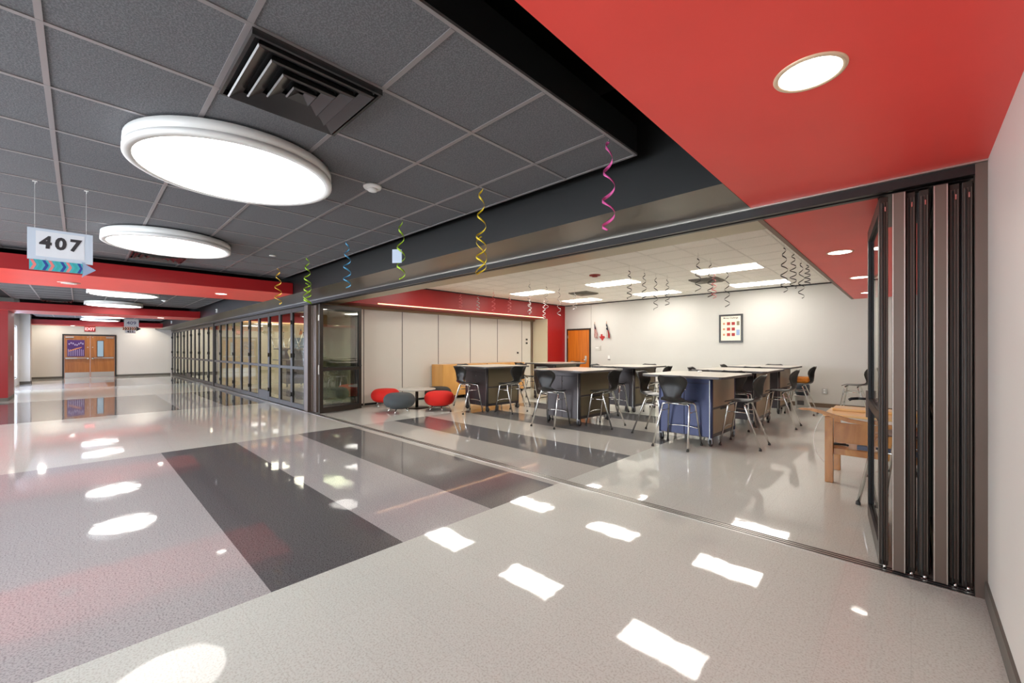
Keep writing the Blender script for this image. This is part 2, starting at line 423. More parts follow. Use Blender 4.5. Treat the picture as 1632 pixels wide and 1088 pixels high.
# end of the corridor: low ceiling with downlights washing the far wall
struct('ceiling', MB().box(-29.5, -27.6, -1.66, 2.85, 2.72, 2.80), TILE, 'charcoal ceiling strip above the end doors', 'ceiling')
def downlight(x, y, z, power):
    l = bpy.data.lights.new('downlight', 'AREA'); l.shape = 'DISK'; l.size = .17; l.energy = power; l.color = (1, .93, .82)
    o = bpy.data.objects.new('downlight', l); C.objects.link(o); o.location = (x, y, z)
for x, y, z, p, l in ((-28.75, 2.35, 2.72, 10, 'recessed light washing the wall right of the end doors'), (-28.75, -.9, 2.72, 8, 'recessed light washing the wall left of the end doors'), (-28.6, .4, 2.72, 5, 'recessed light right above the end doors'),
                      (-21.84, -.9, 2.765, 22, 'recessed light in the ceiling past the red portal, left side')):
    can(x, y, z, l, r=.10); downlight(x, y, z-.012, p)

# smoke detector and sprinklers
def detector(x, y, z, label, m=WHITE, r=.075):
    t = thing('smoke_detector', label, 'smoke detector', (x, y, z))
    MB().lathe([(0, 0), (r, 0), (r, -.012), (r*.9, -.022), (0, -.024)], 32).build('base', m, t)
    MB().lathe([(0, -.022), (r*.55, -.022), (r*.5, -.042), (r*.3, -.048), (0, -.048)], 24).build('sensor_cap', m, t)
detector(-3.25, 1.70, 2.765, 'white smoke detector on the charcoal ceiling near the largest light')
detector(-15.0, 1.65, 2.765, 'white smoke detector on the charcoal ceiling past the nearest red beam')
detector(-4.91, 7.69, 3.0, 'dark red fire strobe on the white classroom ceiling', mat('strobe_red', (150, 40, 34), .4), .12)
for x, y, l in ((-6.70, 1.95, 'small white ceiling cover plate behind the yellow streamers'), (-21.84, -.6, 'small white ceiling cover plate beyond the red portal')):
    tag(MB().lathe([(0, 0), (.045, 0), (.045, -.008), (0, -.01)], 24).build('sprinkler_cover', WHITE, None, (x, y, 2.765)), l, 'sprinkler cover')

for x, z, l in ((-14.9, 2.545, 'small white sensor box on the black beam between the red beams'), (-23.6, 2.60, 'small white sensor box on the black beam past the red portal')):
    t = thing('wall_sensor', l, 'sensor', (x, 2.85, z))
    MB().box(-.05, .05, -.035, .0, -.055, .055, .008).build('housing', WHITE, t)
    MB().lathe([(0, 0), (.02, 0), (.016, .012), (0, .016)], 14).build('lens', RUB, t, (0, -.035, 0), (pi/2, 0, 0))

# square air diffusers
def diffuser(x, y, z, label, m=VENT, s=.30, n=4, drop=.0):
    t = thing('air_vent', label, 'air vent', (x, y, z), group=None)
    f = MB()
    f.ring = None
    for (a, bq, z0, z1) in ((s, s-.014, -.030, 0),):
        for (x0, x1, y0, y1) in ((-a, a, -a, -bq), (-a, a, bq, a), (-a, -bq, -bq, bq), (bq, a, -bq, bq)): f.box(x0, x1, y0, y1, z0, z1)
    f.build('outer_frame', m, t)
    MB().box(-s+.02, s-.02, -s+.02, s-.02, .001, .0026).build('backing', GASK, t)
    for k in range(n):
        a = s*.90 - k * s*.235; bq = max(a - s*.19, .012)
        c = MB()
        L4 = ((-1,-1),(1,-1),(1,1),(-1,1))
        lv = [[c.b.verts.new((sx*q_, sy*q_, z_)) for sx, sy in L4] for q_, z_ in ((a-.010, -.012), (a, -.040), (a-.006, -.046), (bq, -.022), (bq-.002, -.006))]
        for p_, q_ in zip(lv, lv[1:]):
            for i in range(4): c.b.faces.new((p_[i], p_[(i+1) % 4], q_[(i+1) % 4], q_[i]))
        if k == n-1: c.b.faces.new(lv[-1])
        c.build('cone_blade', m, t)
diffuser(-2.305, .806, 2.763, 'large dark square air diffuser in the near charcoal ceiling')
diffuser(-7.9, .80, 2.763, 'dark square air diffuser half hidden behind the second round light')
diffuser(-17.0, -.42, 2.763, 'dark square air diffuser at the left before the red portal')
VW = mat('vent_grey', (120, 116, 108), .4, metal=.3)
diffuser(-3.39, 10.0, 3.0, 'grey square air vent in the classroom ceiling above the framed poster', VW)
diffuser(-6.7, 9.9, 3.0, 'grey square air vent in the classroom ceiling toward the red wall', VW)

# ------------------------------------------------------------------ classrooms shell
struct('wall_classroom_back', MB().box(-29.65, 1.35, 12.4, 12.55, 0, 3.1), CWALL)
struct('baseboard_classroom_back', MB().box(-8.05, 1.2, 12.388, 12.4, 0, .10), mat('brown_base', (104, 84, 66), .5))
struct('wall_classroom_right', MB().box(1.2, 1.35, 3.62, 12.5, 0, 3.1), CWALL)
struct('wall_classroom_front', MB().box(.46, 1.25, 3.50, 3.62, 0, 3.1), CWALL)
ce = struct('ceiling', MB().box(-9.2, .0, 4.19, 12.4, 3.0, 3.1), WTILE, 'white tiled classroom ceiling', 'ceiling')
g = MB(); x = -1.43 + .61
while x > -9.2: g.box(x-.011, x+.011, 4.2, 12.39, 2.996, 3.0005); x -= .61
y = 4.26
while y < 12.4: g.box(-9.19, -.9, y-.011, y+.011, 2.9965, 3.0005); y += .61*1
g.build('ceiling_grid', WTEE, ce)
m = MB().box(-9.2, -.9, 12.375, 12.4, 2.972, 2.998); m.box(-9.2, -9.175, 4.2, 12.38, 2.972, 2.998)
struct('trim_11', m, GASK, 'thin dark line where classroom walls meet the white ceiling', 'trim')
# red wall with recessed operable partition
struct('wall_classroom_left', MB().box(-9.9, -9.2, 11.40, 12.4, 0, 2.47), RED)
struct('wall_classroom_left', MB().box(-9.9, -9.2, 4.19, 12.4, 2.47, 3.1), RED)
struct('trim_12', MB().box(-9.88, -9.215, 11.385, 11.40, 0, 2.47), CREAM, 'cream reveal beside the red pier', 'trim')
struct('wall_partition', MB().box(-10.1, -9.97, 3.7, 12.4, 0, 3.1), CREAM)
struct('trim_13', MB().box(-9.97, -9.80, 3.75, 11.385, 2.40, 2.468), mat('track_bronze', (150, 128, 100), .35, metal=.4), 'bronze head track over the white partition panels', 'track')
st = tag(MB().box(-9.22, -9.196, 4.95, 11.15, 2.484, 2.504).build('linear_light', STRIP), 'thin glowing linear light along the foot of the red header', 'linear light')
st.location.x = .006
seams = [3.78, 4.93, 6.02, 7.20, 8.41, 9.58, 10.78, 11.25]
ordn = ['first', 'second', 'third', 'fourth', 'fifth', 'sixth', 'seventh', 'eighth', 'ninth', 'tenth', 'eleventh', 'twelfth', 'thirteenth', 'fourteenth', 'fifteenth', 'sixteenth', 'seventeenth', 'eighteenth', 'nineteenth', 'twentieth', 'twenty-first', 'twenty-second']
for i in range(7):
    a, c = seams[i], seams[i+1]
    nm = ['widest pale partition panel, behind the glass leaf at the left', 'second pale partition panel from the glass leaf, behind the red stool', 'pale partition panel behind the round coffee table', 'pale partition panel behind the wooden cabinets', 'pale partition panel second from the red pier side, behind the tables', 'pale partition panel nearest the closing strip', 'narrow pale closing strip of the partition beside the red pier'][i]
    t = thing('partition_panel', nm, 'partition panel', (-9.9, (a+c)/2, 0), group='pale panels of the operable partition')
    h = (c-a)/2
    MB().box(-.03, .03, -h+.006, h-.006, .02, 2.40, .004).build('panel_face', PANEL, t)
    e = MB(); e.box(-.032, .034, -h, -h+.008, .02, 2.40); e.box(-.032, .034, h-.008, h, .02, 2.40); e.build('edge_trim', RUB, t)
    e = MB(); e.box(.028, .036, -h+.02, h-.02, .0, .05); e.build('bottom_seal', GASK, t)
    if i == 6:
        for z in (1.75, 1.62): MB().box(.03, .04, -.03, .06, z-.03, z+.03).build('latch', GASK, t)
    if i == 5: MB().box(.03, .045, .35, .42, 1.25, 1.31).build('latch', GASK, t)
# classroom back door
def hinge_door(name, lbl):
    pass
d = struct('door_2', MB().box(-8.13, -8.075, 12.36, 12.41, 0, 2.14), FRAME, 'orange wood classroom door beside the red pier', 'door')
fr = MB(); fr.box(-9.09, -9.04, 12.36, 12.41, 0, 2.14); fr.box(-9.04, -8.13, 12.36, 12.41, 2.08, 2.14); fr.build('door_frame', FRAME, d)
MB().box(-9.04, -8.13, 12.365, 12.40, .01, 2.08).build('door_leaf', DOORW, d)
hl = MB().box(-8.30, -8.22, 12.345, 12.365, .95, 1.17); hl.tube([(-8.26, 12.35, 1.03), (-8.26, 12.31, 1.03), (-8.38, 12.305, 1.03)], .012); hl.build('door_handle', CHROME, d)
for z in (1.85, .3): MB().box(-9.05, -9.02, 12.35, 12.366, z-.05, z+.05).build('hinge', ALU, d)
struct('trim_14', MB().box(-8.075, -8.06, 12.392, 12.4, 2.14, 3.0), mat('joint_grey', (170, 166, 160), .5))

# rooms 2 and 3 beyond the glass
struct('ceiling', MB().box(-29.6, -10.1, 4.19, 12.4, 3.0, 3.1), WTILE, 'white ceiling of the classrooms behind the glass wall', 'ceiling')
struct('wall_room_divider', MB().box(-19.5, -19.2, 3.66, 12.4, 0, 3.1), CREAM)
struct('trim_15', MB().box(-19.2, -19.14, 3.7, 12.3, 2.53, 2.98), RED, 'red header band on the wall seen through the glass', 'trim')
tag(MB().box(-19.14, -19.12, 4.5, 11.8, 2.50, 2.52).build('linear_light', STRIP), 'thin glowing linear light seen through the far glass leaves', 'linear light')
struct('wall_room_end', MB().box(-29.62, -29.5, 3.64, 12.4, 0, 3.1), CREAM)
struct('baseboard_room_end', MB().box(-29.5, -29.488, 3.7, 12.3, 0, .1), BASE)
PURP = mat('purple_paper', (78, 44, 112), .6)
tag(MB().box(-19.198, -19.12, 6.40, 7.05, .55, 1.90, .01).build('display_panel', mat('blue_grey_panel', (112, 130, 150), .5)), 'tall blue-grey display panel seen through the nearest glass leaf', 'display panel')
fp = tag(MB().box(-19.2, -19.19, 6.50, 6.86, 1.98, 2.38).build('poster', mat('orange_print', (232, 206, 172), .6)), 'small orange print above the blue-grey display panel', 'poster')
MB().prism([(6.62, 2.03), (6.78, 2.06), (6.74, 2.22), (6.66, 2.2)], 'x', -19.189, -19.185).build('print_shape', mat('orange_ink', (214, 120, 40), .6), fp)
MB().prism([(6.66, 2.2), (6.72, 2.2), (6.70, 2.34)], 'x', -19.189, -19.185).build('print_peak', mat('navy_ink', (50, 56, 90), .6), fp)

# troffers
tl = [['nearest', 'middle', 'far'], []]
names = {(-2.66, 8.96): 'near right', (-2.66, 11.45): 'far right', (-5.22, 8.96): 'near middle', (-5.22, 11.4): 'far middle', (-7.75, 8.9): 'near left', (-7.75, 11.35): 'far left'}
lbls = ['rectangular ceiling light of the front row, nearest the red soffit', 'rectangular ceiling light of the back row, nearest the red soffit',
        'rectangular ceiling light of the front row, middle, beside the fire strobe', 'rectangular ceiling light of the back row, middle one of three',
        'rectangular ceiling light of the front row, nearest the red wall', 'rectangular ceiling light of the back row, nearest the red wall']
def troffer(x, y, label=None, grp='rectangular classroom ceiling lights', em=None):
    t = thing('ceiling_light', label, 'ceiling light', (x, y, 3.0), group=grp)
    f = MB(); a, c = .61, .305
    for q in ((-a, a, -c, -c+.02), (-a, a, c-.02, c), (-a, -a+.02, -c+.02, c-.02), (a-.02, a, -c+.02, c-.02)): f.box(q[0], q[1], q[2], q[3], -.010, -.0045)
    f.build('frame', WHITE, t)
    MB().box(-a+.02, a-.02, -c+.02, c-.02, -.0085, -.005).build('lens', em or TROF, t)
for (x, y), l in zip(names, lbls): troffer(x, y, l)
troffer(-2.66, 5.95, 'rectangular ceiling light over the front right stools, behind the beam')
troffer(-5.22, 5.95, 'rectangular ceiling light over the front middle table, behind the beam')
troffer(-7.75, 5.95, 'rectangular ceiling light over the front left table, behind the beam')
k = 0
for x in (-11.9, -14.6, -17.3, -21.6, -24.4, -27.2):
    for y, rw in ((5.2, 'front'), (7.8, 'middle'), (10.4, 'back')):
        troffer(x, y, '%s row rectangular light of the rooms behind the glass, %s from the folded stack' % (rw, ordn[k // 3]), 'rectangular lights behind the glass wall', TROFB); k += 1

# ------------------------------------------------------------------ folding glass wall
def leaf(name, label, w, loc, rz, grp, h=2.375, kick=.11, handle=None, hinges=False, gl=GL, st=.062, th=.05, fm=FRAME):
    """leaf lies along local +x from the hinge, thickness along y"""
    t = thing(name, label, 'folding door panel', loc, rz, grp)
    f = MB(); z0 = .018
    f.box(0, st, -th/2, th/2, z0, h, .003); f.box(w-st, w, -th/2, th/2, z0, h, .003)
    f.box(st, w-st, -th/2, th/2, h-.085, h); f.box(st, w-st, -th/2, th/2, z0, z0+kick)
    f.box(st, w-st, -th/2, th/2, .935, .99)
    f.build('frame', fm, t)
    MB().box(st-.005, w-st+.005, -.004, .004, .985, h-.08).build('upper_pane', gl, t)
    MB().box(st-.005, w-st+.005, -.004, .004, z0+kick-.005, .94).build('lower_pane', gl, t)
    g = MB()
    for (a, c) in ((z0+kick, .935), (.99, h-.085)):
        for s in (-1, 1):
            y0, y1 = sorted((s*.006, s*.022))
            g.box(st, st+.008, y0, y1, a, c); g.box(w-st-.008, w-st, y0, y1, a, c); g.box(st, w-st, y0, y1, a, a+.008); g.box(st, w-st, y0, y1, c-.008, c)
    g.build('glazing_bead', GASK, t)
    if hinges:
        for z in (2.05, 1.25, .32):
            MB().tube([(.02, -th/2-.012, z-.05), (.02, -th/2-.012, z+.05)], .017, 10).build('hinge', GASK, t)
    return t
run1 = [-9.93, -10.80, -11.66, -12.54, -13.44, -14.42, -15.33, -16.29, -17.22, -18.15, -19.08]
run2 = [-19.26 - .9309*k for k in range(12)]
n = 0
for run in (run1, run2):
    for a, c in zip(run, run[1:]):
        kick = .25 if n in (3, 15) else .10
        leaf('folding_door_panel', '%s closed glass leaf counted from the folded stack toward the end doors' % ordn[n], a - c - .008, (c + .004, 3.575, 0), 0,
             'closed glass leaves along the corridor', kick=kick, hinges=(n % 2 == 0))
        n += 1
struct('trim_16', MB().box(-9.92, -9.72, 3.535, 3.66, 0, 2.40), FRAMEL, 'bronze post between closed glass leaves and the left stack', 'post')
struct('trim_17', MB().box(-19.25, -19.09, 3.53, 3.66, 0, 2.40), FRAME, 'bronze post halfway along the glass wall', 'post')
# left stack
lx = [-9.68, -9.60, -9.52, -9.44]
for i, x in enumerate(lx):
    leaf('folding_door_panel', '%s folded glass leaf of the left stack, counted from the bronze post' % ordn[i], .98, (x, 3.60, 0), R(90), 'folded glass leaves of the left stack', gl=GLT, fm=FRAMEL)
lf = leaf('folding_door_panel', 'outermost glass leaf of the left stack, its whole face toward the classroom', 1.05, (-9.20, 3.58, 0), R(90 + 10), 'folded glass leaves of the left stack', gl=GLT, st=.075)
MB().box(-.012, .0, -.018, .018, .86, 1.06).build('edge_lock', ALU, lf)
MB().box(-.012, .0, -.02, .02, 2.02, 2.14).build('edge_hinge', ALU, lf)
hd = MB().box(1.0, 1.035, -.04, -.025, .95, 1.15); hd.tube([(1.015, -.03, 1.02), (1.015, -.075, 1.02), (.93, -.08, 1.02)], .011); hd.build('lever_handle', GASK, lf)
# right stack: seven leaves, edge on
rx = [(-.127, 'leftmost'), (-.055, 'second'), (-.003, 'third'), (.056, 'fourth'), (.1265, 'fifth'), (.183, 'sixth'), (.236, 'last')]
rl = ['leftmost folded leaf of the right stack, with glass showing', 'folded leaf with the left one of two wide flat bronze edges', 'folded leaf left in the recess between the two wide bronze edges',
      'folded leaf right in the recess between the two wide bronze edges', 'folded leaf with the right one of two wide flat bronze edges', 'folded leaf left in the recess beside the jamb', 'folded leaf against the jamb, last of the right stack']
for i, (x, _) in enumerate(rx):
    flat = i in (1, 4)
    y = 3.528 if flat else 3.575
    wd = .062 if flat else .044
    rot = R(90 + 6.5) if i == 0 else R(90)
    L = leaf('folding_door_panel', rl[i], 1.0, (x, y, 0), rot, 'folded glass leaves of the right stack', th=wd, fm=FRAMEL if flat else FRAME, st=.07)
    e = MB()
    if flat:
        for s in (-1, 1):
            y0, y1 = sorted((s*.024, s*.029)); e.box(-.004, .0, y0, y1, .02, 2.37)
        e.build('edge_bead', ALU, L)
    else:
        for yy in (-.016, -.002, .012): e.box(-.006, .0, yy-.0015, yy+.0015, .05, 2.34)
        e.build('edge_rib', FRAMEL, L)
        e = MB(); e.tube([(-.012, .006, .03), (-.012, .006, 2.33)], .005, 8); e.build('pivot_rod', RUB, L)
        e = MB(); e.lathe([(0, 0), (.010, 0), (.010, .022), (0, .026)], 10, c=(-.014, -.004, .004)); e.box(-.022, -.004, -.014, .012, .0, .010); e.build('floor_roller', CHROME, L)
        e = MB(); e.box(-.010, -.002, -.010, -.004, 2.28, 2.31); e.box(-.010, -.002, .004, .010, 2.29, 2.32); e.build('top_bolt', CHROME, L)
    if i: MB().box(.03, .05, -.027, .027, .02, 2.37).build('gap_blocker', GASK, L)  # added black strips stop light showing through gaps between folded leaves
    if i == 0:
        e = MB(); e.box(.93, .975, .022, .036, .84, 1.06); e.build('lock_plate', FRAMEL, L)
        e = MB(); e.tube([(.95, .03, .99), (.95, .085, .99)], .010); e.tube([(.95, .085, .99), (.94, .13, .985), (.935, .145, .975)], .012); e.build('lever_handle', GASK, L)
st = MB().box(-.16, .262, 3.60, 4.6, 2.40, 2.455); struct('trim_18', st, FRAME, 'dark stacking track above the right folded leaves', 'track')

# ------------------------------------------------------------------ end doors
d = struct('door_1', MB().box(-29.52, -29.44, -.56, -.50, 0, 2.14), FRAME, 'brown metal frame and pair of orange wood end doors', 'door')
q = MB(); q.box(-29.52, -29.44, 1.27, 1.33, 0, 2.14); q.box(-29.52, -29.44, -.50, 1.27, 2.07, 2.14); q.build('door_frame', FRAME, d)
for s, (y0, y1) in (('a', (-.495, .380)), ('b', (.390, 1.265))):
    lf = MB().box(-29.50, -29.455, y0, y1, .01, 2.065).build('door_leaf', wood('oak_door', (158, 94, 36), (184, 116, 52), (6, 6, .35)), d)
    MB().box(-29.456, -29.450, y0+.02, y1-.02, .02, .27).build('kick_plate', STEEL, lf)
    q = MB(); q.box(-29.455, -29.39, y0+.04, y1-.1, .955, .985); q.box(-29.455, -29.40, (y0+.04 if s == 'a' else y0+.42), (y0+.42 if s == 'a' else y1-.04), .94, 1.0); q.build('push_bar', STEEL, lf)
    yy = y1-.08 if s == 'a' else y0+.08
    MB().lathe([(0, 0), (.05, 0), (.045, .05), (0, .06)], 16).build('bar_latch', CHROME, lf, (-29.42, yy, .95), (0, pi/2, 0))
    yc = y0+.18 if s == 'a' else y1-.18
    q = MB(); q.box(-29.455, -29.40, yc-.14, yc+.14, 1.96, 2.02); q.build('door_closer', STEEL, lf)
    for z in (2.0, 1.5): MB().box(-29.456, -29.448, yy-.02, yy+.02, z-.02, z+.02).build('coordinator_plate', STEEL, lf)
    if s == 'b':
        q = MB(); q.box(-29.456, -29.446, y0+.23, y0+.25, 1.02, 1.84); q.box(-29.456, -29.446, y0+.46, y0+.48, 1.02, 1.84); q.box(-29.456, -29.446, y0+.25, y0+.46, 1.82, 1.84); q.box(-29.456, -29.446, y0+.25, y0+.46, 1.02, 1.04)
        q.build('window_frame', FRAME, lf)
        MB().box(-29.453, -29.449, y0+.25, y0+.46, 1.04, 1.82).build('door_window', mat('door_pane', (120, 140, 150), .12, coat=1, emit=(150, 180, 200), estr=.25), lf)
po = tag(MB().box(-29.454, -29.446, -.40, .19, 1.05, 1.86).build('poster', PURP), 'purple handmade poster on the left one of the end doors', 'poster')
LAV = mat('lavender_ink', (190, 176, 214), .6); ORG = mat('salmon_ink', (214, 138, 96), .6)
q = MB()
for kx in range(9): q.box(-29.446, -29.444, -.37+kx*.062, -.35+kx*.062, 1.08, 1.42 - .02*(kx % 3))
q.build('poster_stripes', LAV, po)
q = MB().prism([(-.36, 1.33), (-.33, 1.30), (.08, 1.47), (.10, 1.52), (-.1, 1.46)], 'x', -29.446, -29.443); q.build('poster_banner', ORG, po)
q = MB()
for kx in range(8): q.box(-29.446, -29.444, -.35+kx*.066, -.315+kx*.066, 1.62+.05*sin(kx*1.3), 1.70+.05*sin(kx*1.3))
q.build('poster_scribble', LAV, po)
# exit sign
ex = thing('exit_sign', 'lit red exit sign above the end doors', 'exit sign', (-29.45, .375, 2.41))
MB().box(-.05, .02, -.19, .19, -.13, .12, .01).build('housing', mat('exit_housing', (120, 20, 24), .4, emit=(200, 20, 30), estr=.12), ex)
text_mesh('lettering', 'EXIT', .19, emis('exit_letters', (255, 60, 70), 1.0), ex, (.022, 0, -.005), (pi/2, 0, pi/2), bold=.006, sx=.9)
# small wall pieces
tag(MB().box(-18.35, -18.25, -1.33, -1.322, 1.08, 1.22, .002).build('light_switch', WHITE), 'white light switch inside the red portal leg', 'light switch')

# ------------------------------------------------------------------ hanging signs
INK = mat('black_ink', (54, 50, 54), .6)
s1 = thing('hanging_sign', 'white hanging card sign reading 407 near the camera', 'sign', (-5.12, -.103, 2.26), group=None)
MB().box(-.004, .004, -.186, .186, -.13, .126).build('card', mat('card_blueish', (206, 216, 230), .6), s1)
MB().box(.004, .0055, -.14, .135, -.10, .105).build('paper', PAPER, s1)
text_mesh('number', '407', .135, INK, s1, (.0065, -.005, .012), (pi/2, 0, pi/2), bold=.0055, sx=.95, shear=.06, sp=1.3)
for y in (-.146, .146):
    MB().tube([(0, y, .12), (0, y, .500)], .0011, 6).build('string', WHITE, s1)
    q = MB().box(-.006, .006, y-.014, y+.014, .498, .504); q.tube([(0, y, .50), (.004, y+.004, .49), (0, y, .478)], .002, 6); q.build('ceiling_clip', WHITE, s1)
ar = thing('arrow_sign', 'chevron striped arrow hanging under the 407 card', 'arrow sign', (-5.115, -.103, 2.09))
MB().box(-.003, .003, -.175, .125, -.045, .04).build('shaft', mat('arrow_card', (70, 180, 190), .6), ar)
cols = [(232, 132, 128), (60, 172, 172), (44, 70, 150)]
for kx in range(9):
    y = -.172 + kx * .033
    p = [(y, .038), (y+.018, .038), (y+.036, -.002), (y+.018, -.043), (y, -.043), (y+.018, -.002)]
    p = [(min(a, .124), c) for a, c in p]
    MB().prism(p, 'x', .003, .0045).build('chevron', mat('chev%d' % (kx % 3), cols[kx % 3], .6), ar)
MB().prism([(.118, .055), (.205, -.005), (.118, -.075), (.126, -.04), (.126, .03)], 'x', .002, .007).build('arrow_head', mat('arrow_blue', (150, 170, 200), .5), ar)
for y in (-.09, .07): MB().tube([(0, y, .038), (.001, y, .052)], .0012, 6).build('tie', WHITE, ar)
s2 = thing('hanging_sign', 'white hanging card sign reading 409 beyond the red portal', 'sign', (-20.6, 1.33, 2.36))
MB().box(-.004, .004, -.2, .2, -.14, .14).build('card', PAPER, s2)
text_mesh('number', '409', .16, mat('blue_ink', (110, 112, 150), .6), s2, (.006, 0, 0), (pi/2, 0, pi/2), bold=.003, sx=1.1)
for y in (-.15, .15): MB().tube([(0, y, .135), (0, y, .404)], .0015, 5).build('string', WHITE, s2)
ar = thing('arrow_sign', 'orange and brown striped arrow hanging under the 409 card', 'arrow sign', (-20.6, 1.33, 2.155))
MB().box(-.003, .003, -.24, .13, -.055, .055).build('shaft', mat('cream_card', (240, 214, 190), .6), ar)
for kx in range(6):
    y = -.24 + kx*.062
    MB().prism([(y, .053), (y+.03, .053), (y+.055, 0), (y+.03, -.053), (y, -.053), (y+.025, 0)], 'x', .003, .0045).build('chevron', mat('chevr%d' % (kx % 2), ((150, 60, 30), (60, 30, 24))[kx % 2], .6), ar)
MB().prism([(.13, .09), (.26, 0), (.13, -.09)], 'x', -.003, .006).build('arrow_head', INK, ar)
s3 = thing('hanging_sign', 'small white card reading 411 at the bottom of the far sign', 'sign', (-20.6, 1.30, 2.045))
MB().box(-.003, .003, -.14, .14, -.055, .055).build('card', PAPER, s3)
text_mesh('number', '411', .10, INK, s3, (.005, 0, 0), (pi/2, 0, pi/2), bold=.004, sx=1.2)

# ------------------------------------------------------------------ spiral streamers
def spiral_bm(length, turns, r0, r1, w, tail=0, seed=0):
    rnd = random.Random(seed); bm = MB(); n = int(turns*22); L = []
    for i in range(n+1):
        t = i/n; z = -length * (t ** 1.12 * (1-.25*t) / .75 if tail == 0 else t)
        rr = r0 + (r1-r0)*min(1, t*2.2)
        a = 2*pi*turns*(t ** .9) + seed
        ww = w * (.55 + .45*abs(cos(a*.5+seed)))
        p = Vector((rr*cos(a), rr*sin(a), z))
        tg = Vector((-sin(a)*rr*6, cos(a)*rr*6, -length/turns)).normalized()
        nrm = Vector((cos(a), sin(a), 0)); up = tg.cross(nrm).normalized()
        L.append((bm.b.verts.new(p+up*ww/2+nrm*.0004), bm.b.verts.new(p-up*ww/2+nrm*.0004), bm.b.verts.new(p-up*ww/2-nrm*.0004), bm.b.verts.new(p+up*ww/2-nrm*.0004)))
    for a, c in zip(L, L[1:]):
        for k in range(4):
            f = bm.b.faces.new((a[k], a[(k+1)%4], c[(k+1)%4], c[k])); f.smooth = k in (0, 2)
    bm.b.faces.new(L[0]); bm.b.faces.new(L[-1][::-1])
    return bm
def streamer(x, y, zc, ztop, zbot, turns, r, w, m, label, grp, seed=0, double=False):
    t = thing('spiral_streamer', label, 'streamer', (x, y, zc), group=grp)
    MB().tube([(0, 0, 0), (0, 0, ztop-zc)], .0009, 5).build('thread', WHITE if grp[0] == 'b' else RUB, t)
    spiral_bm(ztop-zbot, turns, r*.35, r, w, seed=seed).build('spiral', m, t, (0, 0, ztop-zc))
    if double: spiral_bm((ztop-zbot)*.45, turns*.3, r*.9, r*1.1, w*.8, seed=seed+1.3).build('second_spiral', m, t, (0, 0, (ztop-zc) - (ztop-zbot)*.55))
    return t
G1 = 'bright spiral streamers hanging along the corridor beam'
PK = mat('foil_pink', (226, 96, 164), .35, metal=.2); YL = mat('foil_yellow', (226, 196, 44), .35, metal=.2); GR = mat('foil_green', (160, 200, 40), .35, metal=.2)
BL = mat('foil_blue', (74, 150, 190), .35, metal=.2); AM = mat('foil_amber', (222, 178, 60), .35, metal=.2)
streamer(-1.42, 2.385, 2.764, 2.755, 2.165, 3.5, .040, .020, PK, 'pink spiral streamer, rightmost in the corridor', G1, 2)
streamer(-2.59, 2.326, 2.764, 2.745, 2.03, 4.4, .042, .016, YL, 'yellow spiral streamer, tallest, left of the pink one', G1, 1, True)
s = streamer(-3.84, 2.326, 2.764, 2.745, 2.136, 3.4, .042, .018, GR, 'lime spiral streamer with a white paper tag', G1, .5)
pt = MB().box(-.05, .05, -.003, .0, -.07, .07).build('paper_tag', mat('tag_blue', (190, 205, 226), .6), s, (.0, -.045, -.40), (0, 0, R(40)))
streamer(-5.04, 2.3, 2.764, 2.74, 2.167, 4.0, .044, .018, BL, 'blue spiral streamer between the two lime ones', G1, 3)
streamer(-6.38, 2.317, 2.764, 2.74, 2.057, 4.6, .050, .020, GR, 'lime spiral streamer without a tag, near the folded stack', G1, 4, True)
streamer(-7.55, 2.28, 2.764, 2.735, 2.154, 3.6, .052, .020, AM, 'amber yellow spiral streamer, farthest left in front of the red beam', G1, 5)
CS = [(-6.223, 8.147, 2.223), (-6.395, 9.05, 2.434), (-3.872, 7.26, 2.362), (-3.802, 7.727, 2.373), (-3.856, 8.359, 2.221), (-3.777, 8.75, 2.345), (-2.54, 7.088, 2.349), (-2.532, 7.641, 2.316),
      (-2.766, 8.55, 2.397), (-2.529, 8.55, 2.211), (-1.357, 7.238, 2.251), (-1.334, 7.755, 2.359), (-1.375, 8.681, 2.288), (-1.332, 8.98, 2.563), (-8.854, 7.198, 2.52), (-8.804, 7.791, 2.506),
      (-7.939, 7.567, 2.401), (-8.073, 8.307, 2.44), (-8.268, 9.4, 2.448), (-6.301, 7.144, 2.255), (-7.812, 9.5, 2.289), (-6.318, 7.777, 2.357)]
CL = ['over the right pier side, left of the back door', 'just above the classroom door', 'left one in front of the middle ceiling light', 'second, in front of the middle ceiling light', 'in front of the middle light, third, longest of the middle cluster', 'last of the middle cluster, before the bare wall',
      'leftmost of the cluster left of the framed poster top', 'beside the near right ceiling light, by the air vent', 'the pink one above the framed poster', 'right above the framed poster, beside the pink one', 'longest, leftmost of the cluster by the red soffit', 'second of the cluster by the red soffit',
      'third of the cluster by the red soffit, with a split tail', 'shortest, nearest the red soffit', 'leftmost against the red header', 'second from the left against the red header', 'third from the left against the red header', 'fourth from the left against the red header, wavy', 'fifth from the left, reaching the linear light',
      'long one under the front left ceiling light', 'white one crossing the end of the linear light', 'short one at the upper corner of the red pier']
SB = mat('foil_black', (52, 48, 48), .3, metal=.5); SS = mat('foil_silver', (214, 206, 204), .25, metal=.5); SR = mat('foil_rose', (216, 110, 110), .35, metal=.3)
for i, ((x, y, zb), l) in enumerate(zip(CS, CL)):
    m = SB if i in range(2, 14) else SS
    if i == 8: m = SR
    if i in (14, 16, 17): m = SR
    streamer(x, y, 2.996, 2.90, zb, 4 + (i*7 % 3)*.6, .045, .016, m, ('black', 'silver', 'rose')[(SB, SS, SR).index(m)] + ' spiral streamer, ' + l, 'spiral streamers in the classroom', seed=i*1.7)

